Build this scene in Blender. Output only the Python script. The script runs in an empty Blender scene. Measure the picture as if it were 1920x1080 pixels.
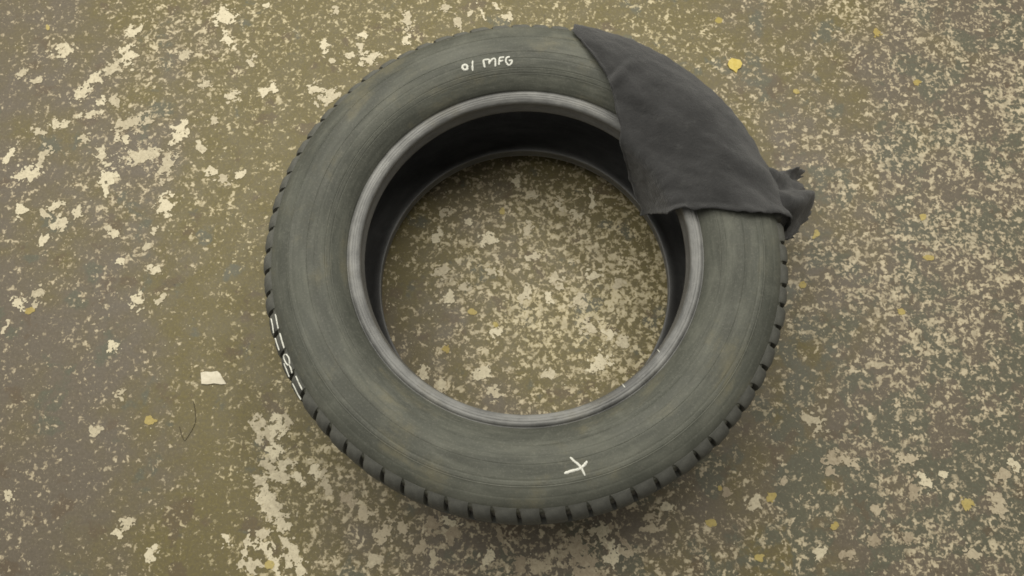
import bpy, bmesh, math, random
from mathutils import Vector, Matrix, noise

# ------------------------------------------------------------------ camera
scene = bpy.context.scene
col = scene.collection
CAM_POS = Vector((-.0039, -.3037, 1.0234))
PITCH, YAW, ROLL, FOC = .2921, -.0127, .0063, 1407.24     # FOC in pixels of a 1920 wide frame
fw = Vector((math.sin(YAW), math.sin(PITCH), -math.cos(PITCH))).normalized()
rt = fw.cross(Vector((0, 1, 0))).normalized()
up = rt.cross(fw)
RT = math.cos(ROLL)*rt + math.sin(ROLL)*up
UP = -math.sin(ROLL)*rt + math.cos(ROLL)*up
cd = bpy.data.cameras.new('camera')
cam = bpy.data.objects.new('camera', cd); col.objects.link(cam)
cam.matrix_world = Matrix(((RT.x, UP.x, -fw.x, CAM_POS.x), (RT.y, UP.y, -fw.y, CAM_POS.y),
                           (RT.z, UP.z, -fw.z, CAM_POS.z), (0, 0, 0, 1)))
cd.sensor_width = 36; cd.lens = FOC/1920*36; cd.clip_start = .02; cd.clip_end = 50
scene.camera = cam

# ------------------------------------------------------------------ world, lamps, exposure
world = bpy.data.worlds.new('World'); scene.world = world; world.use_nodes = True
bg = world.node_tree.nodes['Background']
bg.inputs[0].default_value = (1.0, .97, .88, 1); bg.inputs[1].default_value = .21

def area_lamp(loc, aim, sx, sy, power, color):
    l = bpy.data.lights.new('ceiling_lamp', 'AREA'); l.shape = 'RECTANGLE'; l.size = sx; l.size_y = sy
    l.energy = power; l.color = color
    o = bpy.data.objects.new('ceiling_lamp', l); col.objects.link(o)
    o.location = loc
    o.rotation_euler = (Vector(aim) - Vector(loc)).to_track_quat('-Z', 'Y').to_euler()
    return o
area_lamp((-.5, 1.05, 2.1), (0, .15, 0), 3.2, 2.2, 74, (1.0, .965, .86))
area_lamp((1.2, 1.0, 2.6), (0, 0, 0), 1.3, .25, 17, (1.0, .965, .87))
vs = scene.view_settings
vs.view_transform = 'Standard'; vs.look = 'None'; vs.gamma = 1; vs.use_curve_mapping = False; vs.exposure = 0
scene.cycles.filter_width = 1.7
random.seed(7)

# ------------------------------------------------------------------ helpers
def tag(o, label=None, cat=None, group=None, kind=None):
    for k, v in (('label', label), ('category', cat), ('group', group), ('kind', kind)):
        if v: o[k] = v
    return o

def mesh_obj(name, verts, faces, mat, parent=None, smooth=True):
    me = bpy.data.meshes.new(name); me.from_pydata(verts, [], faces); me.update()
    if smooth: me.polygons.foreach_set('use_smooth', [True]*len(me.polygons))
    me.materials.append(mat)
    o = bpy.data.objects.new(name, me); col.objects.link(o)
    if parent: o.parent = parent
    return o

def ray(u, v):
    return (fw + RT*((u-960)/FOC) + UP*((540-v)/FOC)).normalized()
def on_plane(u, v, z=0.):
    d = ray(u, v); return CAM_POS + d*((z-CAM_POS.z)/d.z)

class NT:
    """tiny node builder"""
    def __init__(s, name):
        s.mat = bpy.data.materials.new(name); s.mat.use_nodes = True
        s.t = s.mat.node_tree; s.n = s.t.nodes; s.b = s.n['Principled BSDF']
    def link(s, a, b): s.t.links.new(a, b)
    def _in(s, sock, v):
        if isinstance(v, bpy.types.NodeSocket): s.link(v, sock)
        elif v is not None: sock.default_value = v
    def math(s, op, a, b=None, c=None, clamp=False):
        n = s.n.new('ShaderNodeMath'); n.operation = op; n.use_clamp = clamp
        for i, x in enumerate((a, b, c)): s._in(n.inputs[i], x)
        return n.outputs[0]
    def noise(s, vec, scale, detail=4, rough=.55, dist=0., out='Fac'):
        n = s.n.new('ShaderNodeTexNoise'); s._in(n.inputs['Vector'], vec)
        n.inputs['Scale'].default_value = scale; n.inputs['Detail'].default_value = detail
        n.inputs['Roughness'].default_value = rough; n.inputs['Distortion'].default_value = dist
        return n.outputs[out]
    def vor(s, vec, scale, feature='F1', rnd=1.):
        n = s.n.new('ShaderNodeTexVoronoi'); n.feature = feature; s._in(n.inputs['Vector'], vec)
        n.inputs['Scale'].default_value = scale; n.inputs['Randomness'].default_value = rnd
        return n
    def step(s, v, lo, hi, a=0., b=1.):
        n = s.n.new('ShaderNodeMapRange'); n.interpolation_type = 'SMOOTHSTEP'
        for i, x in enumerate((v, lo, hi, a, b)): s._in(n.inputs[i], x)
        return n.outputs[0]
    def mix(s, f, a, b, mode='MIX'):
        n = s.n.new('ShaderNodeMix'); n.data_type = 'RGBA'; n.blend_type = mode
        s._in(n.inputs[0], f)
        for k, x in ((6, a), (7, b)):
            if isinstance(x, tuple) and len(x) == 3: x = (*x, 1)
            s._in(n.inputs[k], x)
        return n.outputs[2]
    def coord(s, kind='Object'):
        return s.n.new('ShaderNodeTexCoord').outputs[kind]
    def shift(s, vec, off, sc=(1, 1, 1)):
        n = s.n.new('ShaderNodeMapping'); s._in(n.inputs[0], vec)
        n.inputs[1].default_value = off; n.inputs[3].default_value = sc
        return n.outputs[0]
    def attr(s, name):
        n = s.n.new('ShaderNodeAttribute'); n.attribute_name = name; return n.outputs['Fac']
    def bump(s, h, strength, dist, normal=None):
        n = s.n.new('ShaderNodeBump'); s._in(n.inputs['Height'], h)
        n.inputs['Strength'].default_value = strength; n.inputs['Distance'].default_value = dist
        if normal: s.link(normal, n.inputs['Normal'])
        return n.outputs[0]
    def out(s, color=None, rough=None, normal=None, spec=None):
        s._in(s.b.inputs['Base Color'], (*color, 1) if isinstance(color, tuple) else color)
        s._in(s.b.inputs['Roughness'], rough)
        if normal: s.link(normal, s.b.inputs['Normal'])
        if spec is not None: s._in(s.b.inputs['Specular IOR Level'], spec)
        return s.mat

# ------------------------------------------------------------------ materials
def floor_material():
    m = NT('worn_painted_concrete')
    co = m.coord()
    warp = m.noise(co, 35, 3, .6, out='Color')
    vm = m.n.new('ShaderNodeVectorMath'); vm.operation = 'MULTIPLY_ADD'
    m.link(warp, vm.inputs[0]); vm.inputs[1].default_value = (.012, .012, 0); m.link(co, vm.inputs[2])
    wc = vm.outputs[0]
    dens, olive, green = m.attr('flake_density'), m.attr('olive_tone'), m.attr('green_tone')
    # base concrete with its old olive coat
    big = m.noise(co, 7, 5, .6); mid = m.noise(co, 28, 5, .65); fine = m.noise(co, 240, 3, .7)
    grey = m.mix(mid, (.155, .129, .103), (.235, .198, .152))
    oliv = m.mix(mid, (.165, .133, .04), (.26, .218, .07))
    ol = m.math('ADD', olive, m.math('MULTIPLY', m.math('SUBTRACT', big, .5), 1.3))
    base = m.mix(m.step(ol, .22, .66), grey, oliv)
    gsel = m.math('ADD', m.noise(wc, 15, 5, .62), m.math('MULTIPLY', m.math('SUBTRACT', green, .3), .38))
    gcol = m.mix(mid, (.105, .122, .088), (.175, .19, .138))
    base = m.mix(m.math('MULTIPLY', m.step(gsel, .50, .57), .85), base, gcol)
    red = m.step(m.noise(m.shift(wc, (3.1, 1.7, 0)), 19, 4, .6), .59, .66)
    base = m.mix(m.math('MULTIPLY', red, .6), base, (.15, .098, .058))
    base = m.mix(m.math('MULTIPLY', m.step(fine, .35, .7), .35), m.mix(.5, base, (.09, .075, .05)), base)
    base = m.mix(m.step(fine, .3, .75), m.mix(.3, base, (.1, .085, .06)), base)
    # small cream paint remains
    n1 = m.noise(m.shift(wc, (.7, .3, 0)), 112, 3.5, .56, .2)
    n2 = m.noise(m.shift(wc, (5.2, 2.3, 0)), 250, 3, .6)
    n3 = m.noise(co, 11, 3, .6)
    clump = m.math('MULTIPLY_ADD', m.math('SUBTRACT', n3, .5), .20, m.math('MULTIPLY_ADD', m.math('SUBTRACT', m.noise(m.shift(co, (1.1, 6.2, 0)), 38, 3, .6), .5), .26, m.math('MULTIPLY', dens, .135)))
    f = m.math('ADD', m.math('MULTIPLY_ADD', n1, .64, m.math('MULTIPLY', n2, .36)), clump)
    flake = m.math('MULTIPLY', m.step(f, .618, .645), m.step(m.noise(m.shift(co, (2.7, 8.1, 0)), 48, 3, .6), .3, .62, .5, 1.))
    halo = m.step(f, .58, .625)
    core = m.step(f, .655, .69)
    vm2 = m.n.new('ShaderNodeVectorMath'); vm2.operation = 'MULTIPLY_ADD'
    m.link(m.noise(co, 170, 3, .7, out='Color'), vm2.inputs[0]); vm2.inputs[1].default_value = (.014, .014, 0); m.link(co, vm2.inputs[2])
    dots = m.vor(vm2.outputs[0], 120); dr = m.math('MULTIPLY', dots.outputs['Color'], 1.)
    dot = m.math('MULTIPLY', m.step(dots.outputs['Distance'], .34, .2), m.step(m.math('MULTIPLY_ADD', dens, .35, dr), .83, .86))
    fl = m.math('MAXIMUM', flake, m.math('MULTIPLY', dot, .7))
    fcol = m.mix(m.noise(co, 90, 3, .6), (.35, .285, .19), (.58, .495, .345))
    fcol = m.mix(m.math('MULTIPLY', m.step(ol, .35, .85), .45), fcol, (.56, .49, .25))
    base = m.mix(m.math('MULTIPLY', halo, .25), base, (.36, .3, .2))
    fcol = m.mix(m.math('MULTIPLY', core, .6), fcol, (.70, .62, .44))
    c = m.mix(m.math('MULTIPLY', fl, .92), base, fcol)
    sp4 = m.noise(m.shift(co, (6.3, 4.4, 0)), 300, 4, .7)
    c = m.mix(m.math('MULTIPLY', m.step(sp4, .60, .67), .55), c, (.37, .32, .2))
    c = m.mix(m.math('MULTIPLY', m.step(sp4, .40, .33), .5), c, (.085, .075, .05))
    # yellow marks; sparkle off small floor bumps, painted in as pale dots
    yv = m.vor(m.shift(wc, (.21, .13, 0)), 34)
    ysel = m.math('MULTIPLY', m.step(yv.outputs['Distance'], .22, .15), m.step(m.math('MULTIPLY', yv.outputs['Color'], 1.), .90, .91))
    c = m.mix(m.math('MULTIPLY', ysel, .7), c, (.46, .36, .075))
    gv = m.vor(m.shift(co, (.5, .9, 0)), 210)
    glint = m.math('MULTIPLY', m.step(gv.outputs['Distance'], .20, .1), m.step(m.math('MULTIPLY', gv.outputs['Color'], 1.), .84, .85))
    c = m.mix(glint, c, (.74, .68, .5))
    dv = m.vor(m.shift(co, (.15, .4, 0)), 120)
    dk = m.math('MULTIPLY', m.step(dv.outputs['Distance'], .2, .1), m.step(m.math('MULTIPLY', dv.outputs['Color'], 1.), .9, .91))
    c = m.mix(m.math('MULTIPLY', dk, .7), c, (.05, .042, .03))
    h = m.math('ADD', m.math('MULTIPLY', fl, .5), m.math('ADD', m.math('MULTIPLY', fine, .35), m.math('MULTIPLY', glint, .6)))
    nrm = m.bump(h, .55, .0012)
    return m.out(c, m.step(mid, .3, .7, .42, .62), nrm, .4)

def flake_material(name, lo, hi):
    m = NT(name); co = m.coord('Generated'); ob = m.n.new('ShaderNodeObjectInfo').outputs['Random']
    g = m.n.new('ShaderNodeNewGeometry').outputs['Position']
    n = m.noise(g, 160, 4, .7)
    c = m.mix(m.step(m.math('MULTIPLY_ADD', ob, .35, m.math('MULTIPLY', n, .7)), .25, .75), lo, hi)
    d = m.step(m.noise(g, 310, 3, .7), .56, .64)
    c = m.mix(m.math('MULTIPLY', d, .45), c, (.22, .18, .12))
    return m.out(c, .6, m.bump(n, .5, .0008), .35)

def rubber_material(name, lo, hi, rough, stain=1., spec=.35, streak=1.):
    m = NT(name); co = m.coord('Object')
    sp = m.n.new('ShaderNodeSeparateXYZ'); m.link(co, sp.inputs[0])
    x, y, z = sp.outputs
    r = m.math('SQRT', m.math('ADD', m.math('MULTIPLY', x, x), m.math('MULTIPLY', y, y)))
    th = m.math('ARCTAN2', y, x)
    cb = m.n.new('ShaderNodeCombineXYZ')
    m.link(m.math('ADD', r, m.math('MULTIPLY', z, .8)), cb.inputs[0])
    m.link(m.math('MULTIPLY', m.math('COSINE', th), .045), cb.inputs[1]); m.link(m.math('MULTIPLY', m.math('SINE', th), .045), cb.inputs[2])
    ring = m.noise(cb.outputs[0], 55, 6, .62)
    ring2 = m.noise(cb.outputs[0], 190, 4, .6)
    blot = m.noise(co, 16, 6, .68); fine = m.noise(co, 420, 3, .65)
    k = m.math('ADD', m.math('MULTIPLY', ring, .55*streak), m.math('ADD', m.math('MULTIPLY', ring2, .25*streak), m.math('MULTIPLY', blot, 1-.8*streak+.0)))
    c = m.mix(m.step(k, .38, .64), lo, hi)
    wide = m.noise(m.shift(cb.outputs[0], (7, 1, 2)), 26, 5, .7)
    c = m.mix(m.math('MULTIPLY', m.step(wide, .44, .60), .6), c, tuple(q*.68 for q in lo))
    haze_ = m.noise(m.shift(co, (9, 3, 5)), 30, 6, .72)
    c = m.mix(m.math('MULTIPLY', m.step(haze_, .52, .68), .22), c, tuple(min(1, q*1.4) for q in hi))
    if stain:
        s1 = m.math('MULTIPLY', m.step(m.noise(m.shift(co, (4, 2, 1)), 9, 6, .7), .5, .66), m.step(ring, .42, .6))
        c = m.mix(m.math('MULTIPLY', s1, .55*stain), c, (.18, .162, .1))
        s2 = m.step(m.noise(m.shift(co, (1, 7, 3)), 22, 6, .75), .62, .7)
        c = m.mix(m.math('MULTIPLY', s2, .30*stain), c, (.205, .198, .16))
        s3 = m.step(m.noise(m.shift(cb.outputs[0], (2, 5, 3)), 120, 5, .7), .60, .68)
        c = m.mix(m.math('MULTIPLY', s3, .35*stain), c, (.075, .075, .068))
    c = m.mix(m.math('MULTIPLY', m.step(fine, .5, .72), .16), c, (.3, .29, .25))
    h = m.math('ADD', m.math('MULTIPLY', ring2, .7), m.math('ADD', m.math('MULTIPLY', fine, .25), m.math('MULTIPLY', blot, .3)))
    return m.out(c, m.step(blot, .3, .7, rough-.08, rough+.1), m.bump(h, .45, .0012), spec)

def cloth_material():
    m = NT('dark_felt_cloth'); co = m.coord('Object')
    n = m.noise(co, 14, 5, .65); f = m.noise(co, 380, 4, .7); mid = m.noise(co, 70, 4, .7)
    c = m.mix(m.step(n, .3, .7), (.026, .026, .027), (.044, .044, .045))
    c = m.mix(m.math('MULTIPLY', m.step(mid, .55, .7), .35), c, (.075, .075, .073))
    lv = m.vor(co, 90)
    lint = m.math('MULTIPLY', m.step(lv.outputs['Distance'], .09, .05), m.step(m.math('MULTIPLY', lv.outputs['Color'], 1.), .93, .94))
    c = m.mix(m.math('MULTIPLY', lint, .75), c, (.4, .39, .36))
    w = m.n.new('ShaderNodeTexWave'); w.inputs['Scale'].default_value = 260; w.inputs['Distortion'].default_value = 4
    m.link(co, w.inputs['Vector'])
    h = m.math('ADD', m.math('MULTIPLY', f, .8), m.math('ADD', m.math('MULTIPLY', w.outputs['Fac'], .25), m.math('MULTIPLY', mid, .9)))
    mat = m.out(c, .92, m.bump(h, .8, .0018), .15)
    m.b.inputs['Sheen Weight'].default_value = .25; m.b.inputs['Sheen Roughness'].default_value = .6
    return mat

def chalk_material():
    m = NT('white_paint_crayon'); g = m.n.new('ShaderNodeNewGeometry').outputs['Position']
    n = m.noise(g, 700, 3, .7)
    gap = m.step(m.noise(g, 800, 4, .75), .53, .62); fade = m.step(m.noise(g, 120, 3, .6), .4, .7, .25, .9)
    c = m.mix(m.step(n, .3, .6), (.6, .6, .54), (.86, .86, .79))
    return m.out(m.mix(m.math('MULTIPLY', gap, fade), c, (.15, .155, .13)), .7, m.bump(n, .5, .0006), .3)

def plain(name, lo, hi, rough=.7, scale=200):
    m = NT(name); g = m.n.new('ShaderNodeNewGeometry').outputs['Position']; n = m.noise(g, scale, 4, .7)
    return m.out(m.mix(m.step(n, .3, .7), lo, hi), rough, m.bump(n, .4, .0006))

M_FLOOR = floor_material()
M_CREAM = flake_material('cream_paint_flake', (.47, .41, .29), (.70, .63, .46))
M_TAN = flake_material('tan_paint_flake', (.33, .27, .19), (.52, .45, .32))
M_YEL = flake_material('yellow_paint_flake', (.37, .28, .085), (.50, .41, .16))
M_SIDE = rubber_material('dusty_sidewall_rubber', (.078, .082, .068), (.126, .129, .107), .62, stain=.9)
M_BEAD = rubber_material('scuffed_bead_rubber', (.14, .141, .14), (.28, .28, .272), .5, stain=.5, spec=.4, streak=.55)
M_LINER = rubber_material('black_liner_rubber', (.115, .115, .117), (.17, .17, .168), .5, stain=0, spec=.4)
M_TREAD = rubber_material('worn_tread_rubber', (.084, .086, .079), (.132, .133, .118), .68, stain=.4, streak=.3)
M_CLOTH = cloth_material()
M_CHALK = chalk_material()

# ------------------------------------------------------------------ floor
DENS = '''23564454444334666 23564454444345666 23564454444345666 23553333333445677 23543235666556677 33443236788656777
22322226788667777 22222336777546666 22222555554345555 22222666665445666 22222666766545666 22222666765445666'''.split()
OLIV = '''44458978887654322 44458878887654322 44457878877654322 34468965555544322 33358864555543322 34358864666643222
23358855677632222 12247854676532111 12247854444431000 12248743323432111 12248743223432111 12248743223332111'''.split()
GREE = '''00000000111111233 00000000111111233 00000000111111233 00100000111122333 01110000111123333 11111001111133344
11211001111133333 11111111111233444 11110111122244444 11110112233344555 11110112333344555 11110112333444555'''.split()
def sample(T, x, y):            # tables hold one value per 0.1 m of floor, first row at y = 0.6
    i = min(max((x+.8)*10, 0), 15.999); j = min(max((.6-y)*10, 0), 10.999)
    a, b = int(i), int(j); fx, fy = i-a, j-b
    g = lambda q, p: int(T[q][p])
    return ((g(b, a)*(1-fx)+g(b, a+1)*fx)*(1-fy)+(g(b+1, a)*(1-fx)+g(b+1, a+1)*fx)*fy)/9
NF, SF = 180, 4.2
fv = [((i/NF-.5)*SF, (j/NF-.5)*SF, 0) for j in range(NF+1) for i in range(NF+1)]
ff = [(j*(NF+1)+i, j*(NF+1)+i+1, (j+1)*(NF+1)+i+1, (j+1)*(NF+1)+i) for j in range(NF) for i in range(NF)]
floor = mesh_obj('floor', fv, ff, M_FLOOR, smooth=False)
floor['kind'] = 'structure'
for nm, T in (('flake_density', DENS), ('olive_tone', OLIV), ('green_tone', GREE)):
    a = floor.data.attributes.new(nm, 'FLOAT', 'POINT')
    a.data.foreach_set('value', [sample(T, v[0], v[1]) for v in fv])

def flake_mesh(c, lx, ly, ang, ragged, thick=.0004, cell=.0011):
    """a film of paint left on the floor: the lacy patch where noise and an ellipse overlap, with a real edge"""
    R_ = max(lx, ly)*.85; n = max(6, int(2*R_/cell)); ca, sa = math.cos(ang), math.sin(ang)
    def field(x, y):
        ex, ey = (x*ca+y*sa)/(lx/2), (-x*sa+y*ca)/(ly/2)
        q = Vector((x+c.x, y+c.y, 0))
        return 1-math.hypot(ex, ey)+ragged*(noise.fractal(q*110, .7, 2.1, 5)*1.35+.5*noise.noise(q*430))
    st = 2*R_/n
    g = [[field(-R_+i*st, -R_+j*st) for i in range(n+1)] for j in range(n+1)]
    vid, V, F, E = {}, [], [], []
    def vert(key, x, y):
        if key not in vid: vid[key] = len(V); V.append((x, y, thick))
        return vid[key]
    for j in range(n):
        for i in range(n):
            cs = ((i, j), (i+1, j), (i+1, j+1), (i, j+1)); poly = []
            for k in range(4):
                a, b = cs[k], cs[(k+1) % 4]; fa, fb = g[a[1]][a[0]], g[b[1]][b[0]]
                if fa > 0: poly.append((vert(a, -R_+a[0]*st, -R_+a[1]*st), 0))
                if (fa > 0) != (fb > 0):
                    t = fa/(fa-fb)
                    poly.append((vert((min(a, b), max(a, b)), -R_+(a[0]+(b[0]-a[0])*t)*st, -R_+(a[1]+(b[1]-a[1])*t)*st), 1))
            if len(poly) > 2:
                F.append(tuple(p[0] for p in poly))
                for k in range(len(poly)):
                    p, q = poly[k], poly[(k+1) % len(poly)]
                    if p[1] and q[1]: E.append((p[0], q[0]))
    low = {}
    for a, b in E:
        for q in (a, b):
            if q not in low: low[q] = len(V); V.append((V[q][0], V[q][1], 0))
        F.append((b, a, low[a], low[b]))
    return V, F

PX = .00076
def flake(u, v, w, h, ang, mat, ragged=.5):
    p = on_plane(u, v)
    vs_, fs = flake_mesh(p, w*PX, h*PX, math.radians(ang), ragged)
    if len(fs) < 3: return
    o = mesh_obj('paint_flake', vs_, fs, mat, floor, smooth=False)
    o.location = (p.x, p.y, .00015 + random.random()*.00025)
    return o
CR = [(248,230,56,22,18),(266,293,56,24,5),(193,294,16,30,25),(203,335,22,40,-10),(313,308,20,48,-12),(336,250,20,44,-15),
 (112,232,30,14,5),(72,246,24,11,-25),(55,325,36,24,20),(85,288,13,32,-20),(18,292,11,30,-15),(216,190,16,24,30),(170,215,32,13,12),
 (157,173,20,34,-35),(120,95,24,28,10),(240,104,24,38,10),(250,60,26,20,20),(70,151,13,15,0),(42,138,14,20,0),(178,148,28,16,30),
 (233,260,20,16,-10),(160,260,15,14,20),(190,190,14,14,0),(212,128,22,30,-20),(375,276,11,24,30),(398,322,12,26,35),(420,337,24,13,-35),
 (452,326,15,14,0),(608,90,12,28,8),(496,172,20,16,-20),(513,164,12,18,0),(616,181,34,22,25),(590,166,18,18,-20),(623,116,10,9,0),
 (428,75,14,34,35),(436,180,20,20,0),(384,157,16,18,0),(420,32,30,34,15),(471,114,12,18,0),(346,104,20,18,0),(402,224,12,14,0),
 (500,10,10,8,0),(630,22,14,16,-20),(692,110,30,22,20),(676,88,10,28,10),(655,106,12,18,0),(765,40,14,36,10),(762,75,16,14,0),(835,15,18,12,0),
 (905,25,5,26,25),(858,42,12,26,20),(880,26,10,10,0),(930,12,12,10,0),(950,32,16,14,-20),(680,66,14,12,0),
 (40,395,16,22,10),(85,400,10,28,40),(112,420,20,22,0),(145,400,12,24,-10),(83,450,12,24,-40),(105,385,24,12,30),(228,488,14,14,0),
 (290,505,20,14,0),(258,565,15,22,15),(300,562,10,22,-35),(70,555,14,30,-15),(35,568,20,18,0),(215,440,12,14,0),(310,385,22,30,15),
 (290,430,8,14,0),(275,463,12,14,0),(212,432,24,10,-40),(10,615,8,20,-30),
 (210,650,14,16,0),(17,932,13,16,0),(225,738,14,12,0),(180,810,16,16,0),(222,1000,14,14,0),(425,1015,12,12,0),(235,985,22,14,30),(285,1040,14,22,0),
 (486,796,18,28,10),(500,815,26,26,-30),(522,800,20,30,20),(508,872,24,34,10),(530,885,22,40,-15),(486,903,18,14,-35),(496,930,18,34,20),
 (508,952,26,32,30),(528,978,24,26,0),(516,845,20,18,0),(492,1000,22,15,25),(458,1038,9,40,-12),(472,1062,22,18,0),(512,1052,14,40,35),(545,1030,16,44,30),
 (558,1058,20,26,20),(540,790,10,22,20),(495,1024,22,12,-20),(610,905,12,36,25),(655,935,18,16,0),(685,962,12,18,30),(590,880,12,24,30),(560,895,10,22,30),
 (812,982,20,22,20),(846,978,26,10,-15),(850,995,16,28,-20),(790,1027,20,18,0),(812,1048,12,22,0),(720,1000,20,26,0),(755,990,14,22,20),(700,1050,20,14,0),
 (1083,1030,34,26,20),(1095,1058,40,34,0),(1130,1000,26,22,-10),(1140,1024,10,34,20),(1166,1012,6,40,38),(1148,1042,18,26,0),(1220,982,20,20,0),(1178,1036,16,16,0),
 (1250,950,16,12,0),(1010,1062,24,18,0),(975,1062,20,26,0),(915,1045,20,14,20),(940,1010,6,26,20),(1360,920,10,20,20),(1415,942,18,16,0),(1470,900,8,12,0),
 (820,445,14,22,0),(838,398,18,14,20),(880,415,12,12,0),(990,430,12,26,-25),(1000,480,18,12,30),(830,510,22,22,0),(842,560,18,20,0),(870,540,16,12,0),
 (1045,525,22,20,0),(985,550,26,16,30),(1112,518,20,18,0),(1158,530,16,14,0),(1085,565,22,18,-20),(1030,560,14,14,0),(1105,615,20,20,20),(1140,625,12,20,30),
 (1125,680,30,20,20),(1165,640,14,24,20),(930,625,14,18,0),(970,340,14,18,0),(1000,368,18,10,0),(1050,385,10,20,20),(1080,405,16,14,0),(1110,375,8,34,5),
 (830,725,18,18,0),(905,700,22,20,0),(930,735,18,18,0),(795,700,12,22,0),(860,770,20,14,0),(1030,700,16,14,0),(915,450,26,18,0),(925,510,18,12,0),
 (1560,865,18,30,-20),(1590,865,26,14,-15),(1525,790,30,16,-25),(1700,860,20,16,0),(1715,920,14,34,0),(1735,905,14,20,20),(1640,955,10,22,30),(1700,1010,22,12,0),
 (1770,890,12,8,0),(1870,945,20,34,0),(1880,890,26,16,20),(1900,870,14,18,0),(1820,1035,26,12,-40),(1590,1040,16,16,0),(1535,1035,18,16,0),(1640,1015,16,12,0)]
for i, (u, v, w, h, a) in enumerate(CR):
    right = u > 1180 or (u > 560 and v > 930)
    flake(u, v, w*1.22, h*1.22, a, M_TAN if (right and i % 3) else M_CREAM, .95)
YE = [(282,788,18,16),(90,53,9,14),(57,582,16,14),(1505,535,14,12),(1742,483,10,17),(1690,583,13,13),(1730,406,13,13),(1645,62,16,20),(1720,155,16,14),
      (1530,440,18,11),(1812,946,24,18),(1565,986,18,13),(885,585,14,13),(835,655,14,14),(942,396,12,12),(505,1058,16,16),(1445,930,16,17),(1335,980,13,22),(1425,1046,12,14),
      (1350,915,9,10),(1490,172,14,12),(1385,238,12,10)]
for u, v, w, h in YE: flake(u, v, w, h, random.uniform(0, 90), M_YEL, .45)

# ------------------------------------------------------------------ tyre
MID = .1025                                                # half the section width: the tyre lies flat on one sidewall
# half section: (radius, distance from the centre plane), from the tread centre out over the shoulder to the bead toe
OUT = [(.3085,0),(.3085,.03),(.3080,.05),(.3062,.068),(.3045,.076)]          # bottom of the tread grooves
SIDE = [(.3045,.076),(.3036,.080),(.3020,.0846),(.3000,.0868),(.2985,.0892),(.2953,.0922),(.2905,.0955),(.2880,.0966),(.2868,.0973),(.2830,.0990),(.2780,.1007),(.2768,.1014),(.2760,.1010),(.2752,.1016),(.2720,.1020),
        (.2712,.1019),(.2700,.1020),(.2688,.1023),(.2640,.1025),(.2580,.1025),(.2545,.1024),(.2538,.1019),(.2530,.1022),(.2520,.1020),(.2465,.1010),(.2456,.1007),(.2444,.1003),(.2432,.1002),(.2380,.0983),(.2345,.0968),(.2338,.0961),(.2330,.0962),(.2320,.0955),(.2290,.0939),(.2284,.0931),(.2277,.0930),
        (.2265,.0920),(.2220,.0885),(.2185,.0850),(.2160,.0822),(.2145,.0800),(.2134,.0782),(.2128,.0760)]
BEAD = [(.2128,.0760),(.2121,.0750),(.2113,.0758),(.2104,.0774),(.2088,.0786),(.2078,.0789),(.2066,.0788),(.2060,.0783),(.2052,.0787),(.2036,.0785),(.2026,.0779),(.2018,.0781),(.2004,.0773),(.1984,.0757),(.1974,.0736),(.1972,.0715)]
LINER = [(.1972,.0715),(.1974,.0690),(.1968,.0640),(.1958,.0590),(.1955,.0560),(.1962,.0545),(.1990,.0550),(.2050,.0600),(.2130,.0690),(.2250,.0790),(.2400,.0870),(.2550,.0900),(.2700,.0890),(.2830,.0840),(.2920,.0740),(.2980,.0560),(.3000,.03),(.3000,0)]
tyre = bpy.data.objects.new('car_tyre', None); col.objects.link(tyre); tyre.empty_display_size = .3
tag(tyre, 'worn black car tyre lying flat on the flaking painted floor with white crayon marks', 'tyre')
tyre.location = (0, 0, 0)

def revolve(name, prof, mat, side=1, n=288):
    v, f = [], []
    for k in range(n):
        c, s = math.cos(2*math.pi*k/n), math.sin(2*math.pi*k/n)
        v += [(r*c, r*s, MID+side*x) for r, x in prof]
    m = len(prof)
    for k in range(n):
        a, b = k*m, ((k+1) % n)*m
        for i in range(m-1):
            q = (a+i, b+i, b+i+1, a+i+1)
            f.append(q if side > 0 else q[::-1])
    return mesh_obj(name, v, f, mat, tyre)
def dense(prof, k=3):                                       # Catmull-Rom through the profile
    o = []
    for i in range(len(prof)-1):
        p0, p1, p2, p3 = (Vector(prof[max(0, min(len(prof)-1, i+d))]) for d in (-1, 0, 1, 2))
        for j in range(k):
            t = j/k
            q = .5*((2*p1)+(p2-p0)*t+(2*p0-5*p1+4*p2-p3)*t*t+(3*p1-p0-3*p2+p3)*t**3)
            o.append((q.x, q.y))
    return o+[prof[-1]]
upper = revolve('sidewall', dense(SIDE), M_SIDE, 1); upper['label'] = 'dusty upper sidewall with moulded rings'
revolve('sidewall', dense(SIDE, 2), M_SIDE, -1, 144)
revolve('bead', dense(BEAD), M_BEAD, 1)['label'] = 'pale grey scuffed bead ring'
revolve('bead', dense(BEAD, 2), M_BEAD, -1, 192)
liner = dense(LINER, 2)
revolve('inner_liner', liner + [(r, -x) for r, x in liner[-2::-1]], M_LINER, 1, 192)
tb = OUT[::-1]
revolve('tread_base', [(r, -x) for r, x in OUT[::-1]] + OUT[1:], M_LINER, -1, 192)

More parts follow.
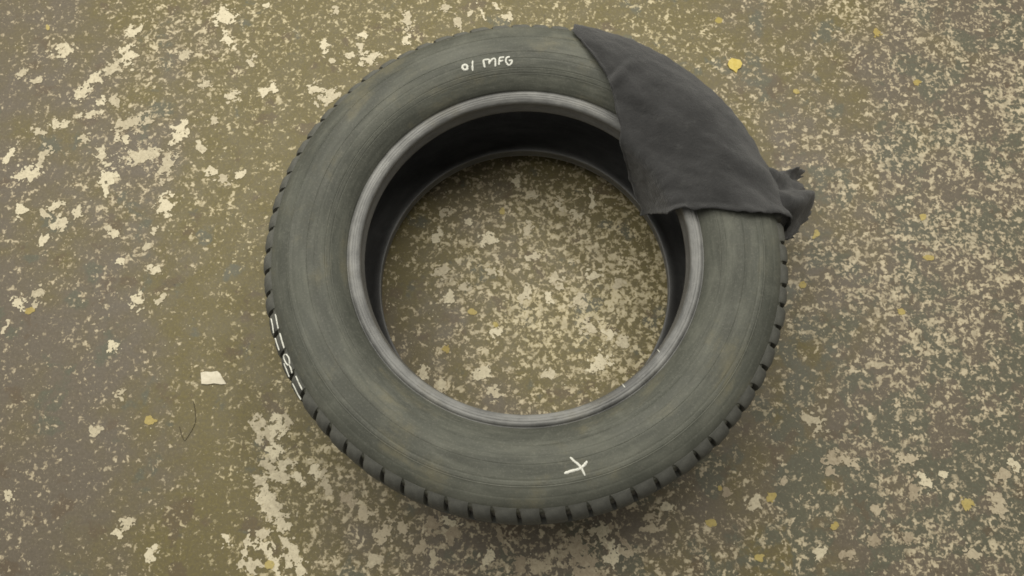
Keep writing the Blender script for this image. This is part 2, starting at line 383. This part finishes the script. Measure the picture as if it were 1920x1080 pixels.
# tread: three ribs round the middle and two rows of shoulder blocks
for x0, x1 in ((-.046, -.021), (-.0135, .0135), (.021, .046)):
    pr = [(.3070, x0), (.3150, x0+.0006), (.3158, x0+.002), (.3160, (x0+x1)/2), (.3158, x1-.002), (.3150, x1-.0006), (.3070, x1)]
    revolve('tread_rib', pr, M_TREAD, -1, 192)
BLK = [(.3155,.053),(.3150,.062),(.3138,.070),(.3120,.0755),(.3096,.0798),(.3068,.0833),(.3038,.0860),(.3006,.0882),(.2985,.0894)]
BLKI = [(.3070,.053),(.3062,.062),(.3052,.070),(.3035,.0735),(.3022,.0762),(.3005,.0790),(.2988,.0818),(.2974,.0846),(.2964,.0874)]
NB = 74
def block_mesh(side, span):
    cols = 7; v, f = [], []
    m = len(BLK)
    for j in range(cols):
        a = (j/(cols-1)-.5)
        e = 1-abs(2*a)**8
        for i in range(m):
            r, x = BLK[i]; ri, xi = BLKI[i]
            k = 1 if i < m-2 else .3*(m-1-i); rr = r-(1-e)*.0012*k+k*random.uniform(-.00025, .00025)*(i < m-2); xx = x-(1-e)*.0006*k
            th = a*(span+.010*(i/(m-1))**5-.004*math.sin(math.pi*i/(m-1))) + (i/(m-1)-.5)*-.014*side
            v.append((rr*math.cos(th), rr*math.sin(th), MID+side*xx))
        for i in range(m):
            ri, xi = BLKI[i]; th = a*(span+.010*(i/(m-1))**5-.004*math.sin(math.pi*i/(m-1))) + (i/(m-1)-.5)*-.014*side
            v.append((ri*math.cos(th), ri*math.sin(th), MID+side*xi))
    w = 2*m
    def add(*q): f.append(q if side > 0 else q[::-1])
    for j in range(cols-1):
        A, B = j*w, (j+1)*w
        for i in range(m-1):
            add(A+i, A+i+1, B+i+1, B+i)
            add(A+m+i, B+m+i, B+m+i+1, A+m+i+1)
        add(A, B, B+m, A+m); add(A+m-1, A+2*m-1, B+2*m-1, B+m-1)
    for A, fl in ((0, 0), ((cols-1)*w, 1)):
        for i in range(m-1):
            q = (A+i, A+m+i, A+m+i+1, A+i+1)
            add(*(q[::-1] if fl else q))
    me = bpy.data.meshes.new('tread_block'); me.from_pydata(v, [], f); me.update()
    bm = bmesh.new(); bm.from_mesh(me); bmesh.ops.recalc_face_normals(bm, faces=bm.faces); bm.to_mesh(me); bm.free()
    me.polygons.foreach_set('use_smooth', [True]*len(me.polygons))
    me.set_sharp_from_angle(angle=math.radians(50))
    me.materials.append(M_TREAD); return me
pitch = [1, 1.09, .93, 1.04, .96, 1.1]
tot = sum(pitch[k % 6] for k in range(NB))
variants = {}
for side in (1, -1):
    ang = .02*side+.0901
    for k in range(NB):
        sp = pitch[k % 6]/tot*2*math.pi
        key = (side, k % 6)
        if key not in variants: variants[key] = block_mesh(side, sp-.0150)
        o = bpy.data.objects.new('tread_block', variants[key]); col.objects.link(o); o.parent = tyre
        o.rotation_euler.z = ang+sp/2+random.uniform(-.0022, .0022); ang += sp
        s = 1+random.uniform(-.0022, .0016); o.scale = (s, s, 1)

# ray to tyre surface, for things that lie on it
PROF = [(r, MID+x) for r, x in [(.3165,0),(.3163,.04)]+BLK+SIDE[5:]+BEAD+LINER]
def inside(r, z):
    c = False; P = PROF; j = len(P)-1
    for i in range(len(P)):
        if (P[i][1] > z) != (P[j][1] > z) and r < (P[j][0]-P[i][0])*(z-P[i][1])/(P[j][1]-P[i][1])+P[i][0]: c = not c
        j = i
    return c
def on_tyre(u, v):
    d = ray(u, v); t = (.215-CAM_POS.z)/d.z; st = .0015
    for k in range(400):
        p = CAM_POS+d*t
        if p.z < MID: return None
        if inside(math.hypot(p.x, p.y), p.z):
            lo, hi = t-st, t
            for _ in range(14):
                mt = (lo+hi)/2; q = CAM_POS+d*mt
                if inside(math.hypot(q.x, q.y), q.z): hi = mt
                else: lo = mt
            return CAM_POS+d*lo
        t += st
    return None
def normal_at(p):
    r = math.hypot(p.x, p.y); best = None
    for (a, za), (b, zb) in zip(PROF[:-1], PROF[1:]):
        e = Vector((b-a, zb-za)); L = e.length_squared
        if L < 1e-12: continue
        s = max(0, min(1, ((r-a)*e.x+(p.z-za)*e.y)/L))
        d = math.hypot(a+e.x*s-r, za+e.y*s-p.z)
        if best is None or d < best[0]: best = (d, Vector((e.y, -e.x)).normalized())
    n = best[1]
    return Vector((n.x*p.x/r, n.x*p.y/r, n.y))

def spline(pts, n):
    o = []
    for i in range(len(pts)-1):
        p0, p1, p2, p3 = (Vector(pts[max(0, min(len(pts)-1, i+d))]) for d in (-1, 0, 1, 2))
        for j in range(n):
            t = j/n
            o.append(.5*((2*p1)+(p2-p0)*t+(2*p0-5*p1+4*p2-p3)*t*t+(3*p1-p0-3*p2+p3)*t**3))
    return o+[Vector(pts[-1])]

def crayon(name, strokes, label, width=.0025):
    V, F = [], []
    for st in strokes:
        wd = width
        if isinstance(st, tuple): st, wd = st
        P = [on_tyre(q.x, q.y) for q in spline(st, 6)]
        P = [p for p in P if p is not None]
        if len(P) < 2: continue
        b0 = len(V); n = len(P)
        for i, p in enumerate(P):
            t = (P[min(i+1, n-1)]-P[max(i-1, 0)]).normalized(); nn = normal_at(p)
            sdir = nn.cross(t).normalized()
            e = .55+.45*min(1, min(i, n-1-i)/2)
            for k, hh in ((-1, -.0004), (-.75, .0003), (0, .0007), (.75, .0003), (1, -.0004)):
                V.append(tuple(p+sdir*(k*wd/2*e*(1+random.uniform(-.22, .22)))+nn*(hh+.0004)))
        for i in range(n-1):
            for k in range(4): F.append((b0+i*5+k, b0+(i+1)*5+k, b0+(i+1)*5+k+1, b0+i*5+k+1))
        F.append(tuple(b0+k for k in range(5))); F.append(tuple(b0+(n-1)*5+4-k for k in range(5)))
    o = mesh_obj(name, V, F, M_CHALK, tyre); o['label'] = label
    return o
def ell(cx, cy, rx, ry, n=10, a0=0):
    return [(cx+rx*math.cos(a0+2*math.pi*k/n), cy+ry*math.sin(a0+2*math.pi*k/n)) for k in range(n+1)]
crayon('crayon_character', [(ell(872, 126.5, 4.8, 4.6), .0031)], 'handwritten white figure 0')
crayon('crayon_character', [[(886.5,114),(886,124),(886.5,134)]], 'handwritten white figure 1')
crayon('crayon_character', [[(906,112.5),(907.5,120),(909,127)],[(906,113),(912,112),(917,113),(917.5,121)],[(918,118),(922,112),(928,110.5),(929,118),(928.5,125.5)]], 'handwritten white letter M')
crayon('crayon_character', [[(936.5,109),(936,116),(935.5,122.5)],[(936,109),(941,108),(945.5,107.5)],[(936,115.5),(940,114.5),(943.5,114)]], 'handwritten white letter F')
crayon('crayon_character', [[(956,107),(951,108),(948.5,112.5),(949.5,118),(954,122.5),(959,119),(960,113.5),(954,114)]], 'handwritten white letter G')
crayon('crayon_cross', [([(1069,857.5),(1078,866),(1089,876),(1097,892)], .0027), ([(1101,864.5),(1095,873),(1085,879.5),(1072,883),(1058,888)], .0030)], 'white crayon cross')
crayon('bead_scuff', [([(1227,645),(1232,654),(1237,661)], .0013)], 'pale nick in the bead ring')
crayon('bead_scuff', [([(1166,719),(1169,723),(1172,727)], .0014)], 'pale nick in the bead ring')
DG = [[[(516.5,589),(519.5,604),(522,617)],[(508.5,597),(511.5,611),(513.5,625)]],
      [[(525,625),(529,640),(533,653)],[(516.5,634),(520.5,647),(524,657)]],
      [[(536,664),(532.5,668),(534.5,677),(540,684.5),(543,682),(542,672),(537,664)],[(543,685),(546,692),(548,700)],[(533,681),(537,692),(543,707)]],
      [[(555,705),(561,719),(567,731)],[(549,719),(555,731),(560,741),(565,749)]]]
for d in DG: crayon('crayon_digit', d, 'smeared white figure on the tyre shoulder', .0017)

# ------------------------------------------------------------------ cloth
cloth = bpy.data.objects.new('draped_cloth', None); col.objects.link(cloth)
tag(cloth, 'dark grey felt cloth draped over the tyre edge with a frayed corner', 'cloth')
cloth.location = (.26, .17, .2)
PATH = [(.1885,.020),(.1880,.10),(.1880,.150),(.1882,.170),(.1898,.178),(.1945,.1825),(.2010,.1845),(.2100,.1890),(.2250,.1965),(.2400,.2035),(.2520,.2070),(.2640,.2078),(.2760,.2066),(.2880,.2024),
        (.2980,.1970),(.3060,.1900),(.3120,.1820),(.3170,.1710),(.3200,.158),(.3220,.13),(.3235,.09),(.3250,.03)]
PATH = dense(PATH, 6)
SL = [0.]
for a, b in zip(PATH[:-1], PATH[1:]): SL.append(SL[-1]+math.hypot(b[0]-a[0], b[1]-a[1]))
def path_at(s):
    s = max(0, min(SL[-1]-1e-6, s)); i = 0
    lo, hi = 0, len(SL)-1
    while hi-lo > 1:
        mdl = (lo+hi)//2
        if SL[mdl] <= s: lo = mdl
        else: hi = mdl
    t = (s-SL[lo])/(SL[hi]-SL[lo]); a, b = PATH[lo], PATH[hi]
    d = Vector((b[0]-a[0], b[1]-a[1])).normalized()
    return a[0]+(b[0]-a[0])*t, a[1]+(b[1]-a[1])*t, -d.y, d.x
def s_of(r, z):
    return min((math.hypot(a-r, b-z), SL[i]) for i, (a, b) in enumerate(PATH))[1]
def th_s(u, v):                                             # where a ray meets the cloth's path over the tyre
    p = on_tyre(u, v)
    if p is not None and math.hypot(p.x, p.y) > .197 and p.z > .15:
        return math.atan2(p.y, p.x), s_of(math.hypot(p.x, p.y), p.z)
    d = ray(u, v)                                           # hanging part inside the hole
    R = .188; a = d.x**2+d.y**2; b = CAM_POS.x*d.x+CAM_POS.y*d.y; c = CAM_POS.x**2+CAM_POS.y**2-R*R
    q = CAM_POS+d*((-b+math.sqrt(max(0, b*b-a*c)))/a)
    return math.atan2(q.y, q.x), s_of(R, max(.02, min(.17, q.z)))
LE = [th_s(*q) for q in ((1072,66),(1090,86),(1112,112),(1132,134),(1141,150),(1149,180),(1157,212),(1163,238),(1172,268),(1180,300),(1186,335),(1200,372),(1212,398))]
BE = [th_s(*q) for q in ((1212,399),(1240,399),(1262,398),(1286,396),(1306,398),(1330,395),(1360,396),(1390,401),(1415,404),(1436,405))]
def lerp_tab(tab, x, k, o):
    tab = sorted(tab, key=lambda q: q[k])
    if x <= tab[0][k]: return tab[0][o]
    for a, b in zip(tab[:-1], tab[1:]):
        if x <= b[k]:
            return a[o]+(b[o]-a[o])*(x-a[k])/max(1e-9, b[k]-a[k])
    return tab[-1][o]
THMAX = LE[0][0]; S_END = s_of(.3230, .11); S_TIP = s_of(.3195, .160)
print('LE', [(round(math.degrees(a), 1), round(s, 3)) for a, s in LE]); print('BE', [(round(math.degrees(a), 1), round(s, 3)) for a, s in BE])
NA, NS = 110, 90
V, F = [], []
def crease(p, a, b, wid, amp):
    ab = b-a; t = max(0, min(1, (p-a).dot(ab)/ab.length_squared)); d = (p-(a+ab*t)).length
    return amp*math.exp(-(d/wid)**2)*math.sin(math.pi*min(1, max(0, .15+t*.85)))
def sp(u, v): return on_tyre(u, v) or on_plane(u, v, .18)
CRS = [(sp(1138,150), sp(1192,104), .0050, -.0075), (sp(1147,160), sp(1190,118), .0055, .0100), (sp(1152,190), sp(1240,225), .010, -.0016), (sp(1180,300), sp(1270,330), .012, .0015),
       (sp(1260,385), sp(1440,392), .0040, -.0018), (sp(1320,376), sp(1440,386), .008, .0024), (sp(1380,330), sp(1440,380), .008, -.0050), (sp(1395,300), sp(1438,350), .008, .0050),
       (sp(1200,200), sp(1300,300), .016, .0016)]
for i in range(NA+1):
    a = i/NA
    for j in range(NS+1):
        t = j/NS
        th = THMAX+(BE[0][0]-THMAX)*a
        for _ in range(6):
            si = lerp_tab(LE, th, 0, 1)
            so = S_TIP+(S_END-S_TIP)*min(1, a*6)
            s = si+(so-si)*t
            tmin = lerp_tab(BE, s, 1, 0)
            th = THMAX+(tmin-THMAX)*a
        # slightly uneven edges
        ed = noise.fractal(Vector((a*30, t*18, 3)), .9, 2, 3)
        if a > .94: th += .012*ed*(a-.94)/.06
        r, z, nr, nz = path_at(s)
        p = Vector((r*math.cos(th), r*math.sin(th), z))
        n = Vector((nr*math.cos(th), nr*math.sin(th), nz))
        along = Vector((p.x*.8-p.y*.6, p.x*.6+p.y*.8, p.z))          # folds run across the sheet
        w = .0028*noise.fractal(p*14, .8, 2.1, 4)+.0009*noise.fractal(p*60, .8, 2, 4)+.0022*noise.fractal(Vector((along.x*9, along.y*42, along.z*9)), .9, 2, 3)
        for (c0, c1, wd, am) in CRS: w += crease(p, c0, c1, wd, am)
        edge = min(a, 1-a, )*1.0
        w += .0034*math.exp(-((1-a)/.022)**2)*(1+noise.noise(p*55)) + .0016*math.exp(-(t/.02)**2)*(1+noise.noise(p*50))
        p = p+n*(.0022+max(w, -.004))
        V.append(p-cloth.location)
for i in range(NA):
    for j in range(NS):
        k = i*(NS+1)+j
        F.append((k, k+NS+1, k+NS+2, k+1))
sheet = mesh_obj('cloth_sheet', [tuple(v) for v in V], F, M_CLOTH, cloth)
sm = sheet.modifiers.new('thickness', 'SOLIDIFY'); sm.thickness = .0016; sm.offset = 1

# bunched corner that hangs off the shoulder down to the floor
def pz(u, v, z): return on_plane(u, v, z)
Lft = spline([pz(1412,300,.188), pz(1424,335,.190), pz(1432,370,.191), pz(1437,405,.190)], 10)
Rgt = spline([pz(1506,320,.030), pz(1499,340,.050), pz(1498,366,.075), pz(1513,392,.060), pz(1503,425,.070), pz(1471,453,.100)], 6)
Top = spline([pz(1412,300,.188), pz(1440,331,.150), pz(1478,324,.090), pz(1506,320,.030)], 10)
Bot = spline([pz(1437,405,.190), pz(1446,420,.178), pz(1458,438,.150), pz(1471,453,.100)], 10)
def rs(L, t):
    x = t*(len(L)-1); i = min(int(x), len(L)-2); return L[i].lerp(L[i+1], x-i)
NU, NV = 44, 44
V, F = [], []
for i in range(NU+1):
    u = i/NU
    for j in range(NV+1):
        v = j/NV
        P = rs(Top, u)*(1-v)+rs(Bot, u)*v+rs(Lft, v)*(1-u)+rs(Rgt, v)*u-(Lft[0]*(1-u)*(1-v)+Top[-1]*u*(1-v)+Lft[-1]*(1-u)*v+Bot[-1]*u*v)
        out = Vector((P.x, P.y, 0)).normalized()
        nn = (out*.6+Vector((0, 0, .8)))
        fold = .013*math.sin(v*9.5+u*2.0+.6)*math.sin(math.pi*min(1, u*1.1))**.8 + .006*math.sin(v*21-u*6)*u*(1-v*.3)
        fold += .004*noise.fractal(P*42, .8, 2, 4)
        puff = .024*math.sin(math.pi*u)*math.sin(math.pi*v)
        fray = out*.012*noise.noise(Vector((v*34, 1, 2)))*max(0, u-.9)*10
        P = P+nn*(fold*min(1, 4*u)+puff)+fray
        V.append(tuple(P-cloth.location))
for i in range(NU):
    for j in range(NV):
        k = i*(NV+1)+j; F.append((k, k+NV+1, k+NV+2, k+1))
corner = mesh_obj('cloth_corner', V, F, M_CLOTH, cloth); corner['label'] = 'crumpled frayed corner hanging off the tyre shoulder'
sm = corner.modifiers.new('thickness', 'SOLIDIFY'); sm.thickness = .0014; sm.offset = 0

# ------------------------------------------------------------------ loose bits on the floor
def chip(name, pts, thick, mat, label, cat):
    P = [on_plane(u, v) for u, v in pts]; c = sum(P, Vector())/len(P)
    n = len(P)
    top = [(p.x-c.x, p.y-c.y, thick+.0012*noise.noise(Vector((p.x*60, p.y*60, 0)))+.0008) for p in P]
    v = [(x*1.01, y*1.01, 0) for x, y, z in top]+top+[(0, 0, thick+.0014)]
    f = [(k, (k+1) % n, n+(k+1) % n, n+k) for k in range(n)]+[(n+k, n+(k+1) % n, 2*n) for k in range(n)]
    if (P[1]-P[0]).cross(P[2]-P[1]).z < 0: f = [q[::-1] for q in f]
    o = mesh_obj(name, v, f, mat, smooth=False); o.location = (c.x, c.y, .0006)
    return tag(o, label, cat)
chip('paper_scrap', [(377,699),(386,697),(397,698),(408,696),(414,701),(418,709),(425,720),(415,721),(402,719),(390,721),(379,720),(378,709)], .0006,
     plain('white_paper', (.68, .62, .48), (.8, .74, .6)), 'small off-white scrap of paper on the olive floor beside the tyre', 'paper scrap')
chip('yellow_chip', [(1366,115),(1371,110),(1379,112),(1387,114),(1391,121),(1388,128),(1383,131),(1380,138),(1375,133),(1368,129),(1364,122)], .0009,
     plain('yellow_paint', (.55, .42, .09), (.68, .55, .17)), 'bright yellow paint chip lying off the long curved edge of the cloth', 'paint chip')
TP = [on_plane(u, v) for u, v in ((363,752),(366,770),(367,788),(362,803),(353,818),(346,826),(340,812),(337,800))]
TP = spline([Vector((p.x, p.y, .0009)) for p in TP], 6); c = TP[len(TP)//2].copy(); c.z = 0
V, F = [], []
for i, p in enumerate(TP):
    t = (TP[min(i+1, len(TP)-1)]-TP[max(i-1, 0)]).normalized(); s = Vector((-t.y, t.x, 0))
    for k in range(5):
        a = 2*math.pi*k/5; V.append(tuple(p-c+s*.00032*math.cos(a)+Vector((0, 0, .00032*math.sin(a)))))
for i in range(len(TP)-1):
    for k in range(5): F.append((i*5+k, i*5+(k+1) % 5, (i+1)*5+(k+1) % 5, (i+1)*5+k))
o = mesh_obj('thread', V, F, plain('brown_thread', (.06, .05, .035), (.1, .085, .06))); o.location = c
tag(o, 'short curled dark thread lying on the olive floor', 'thread')
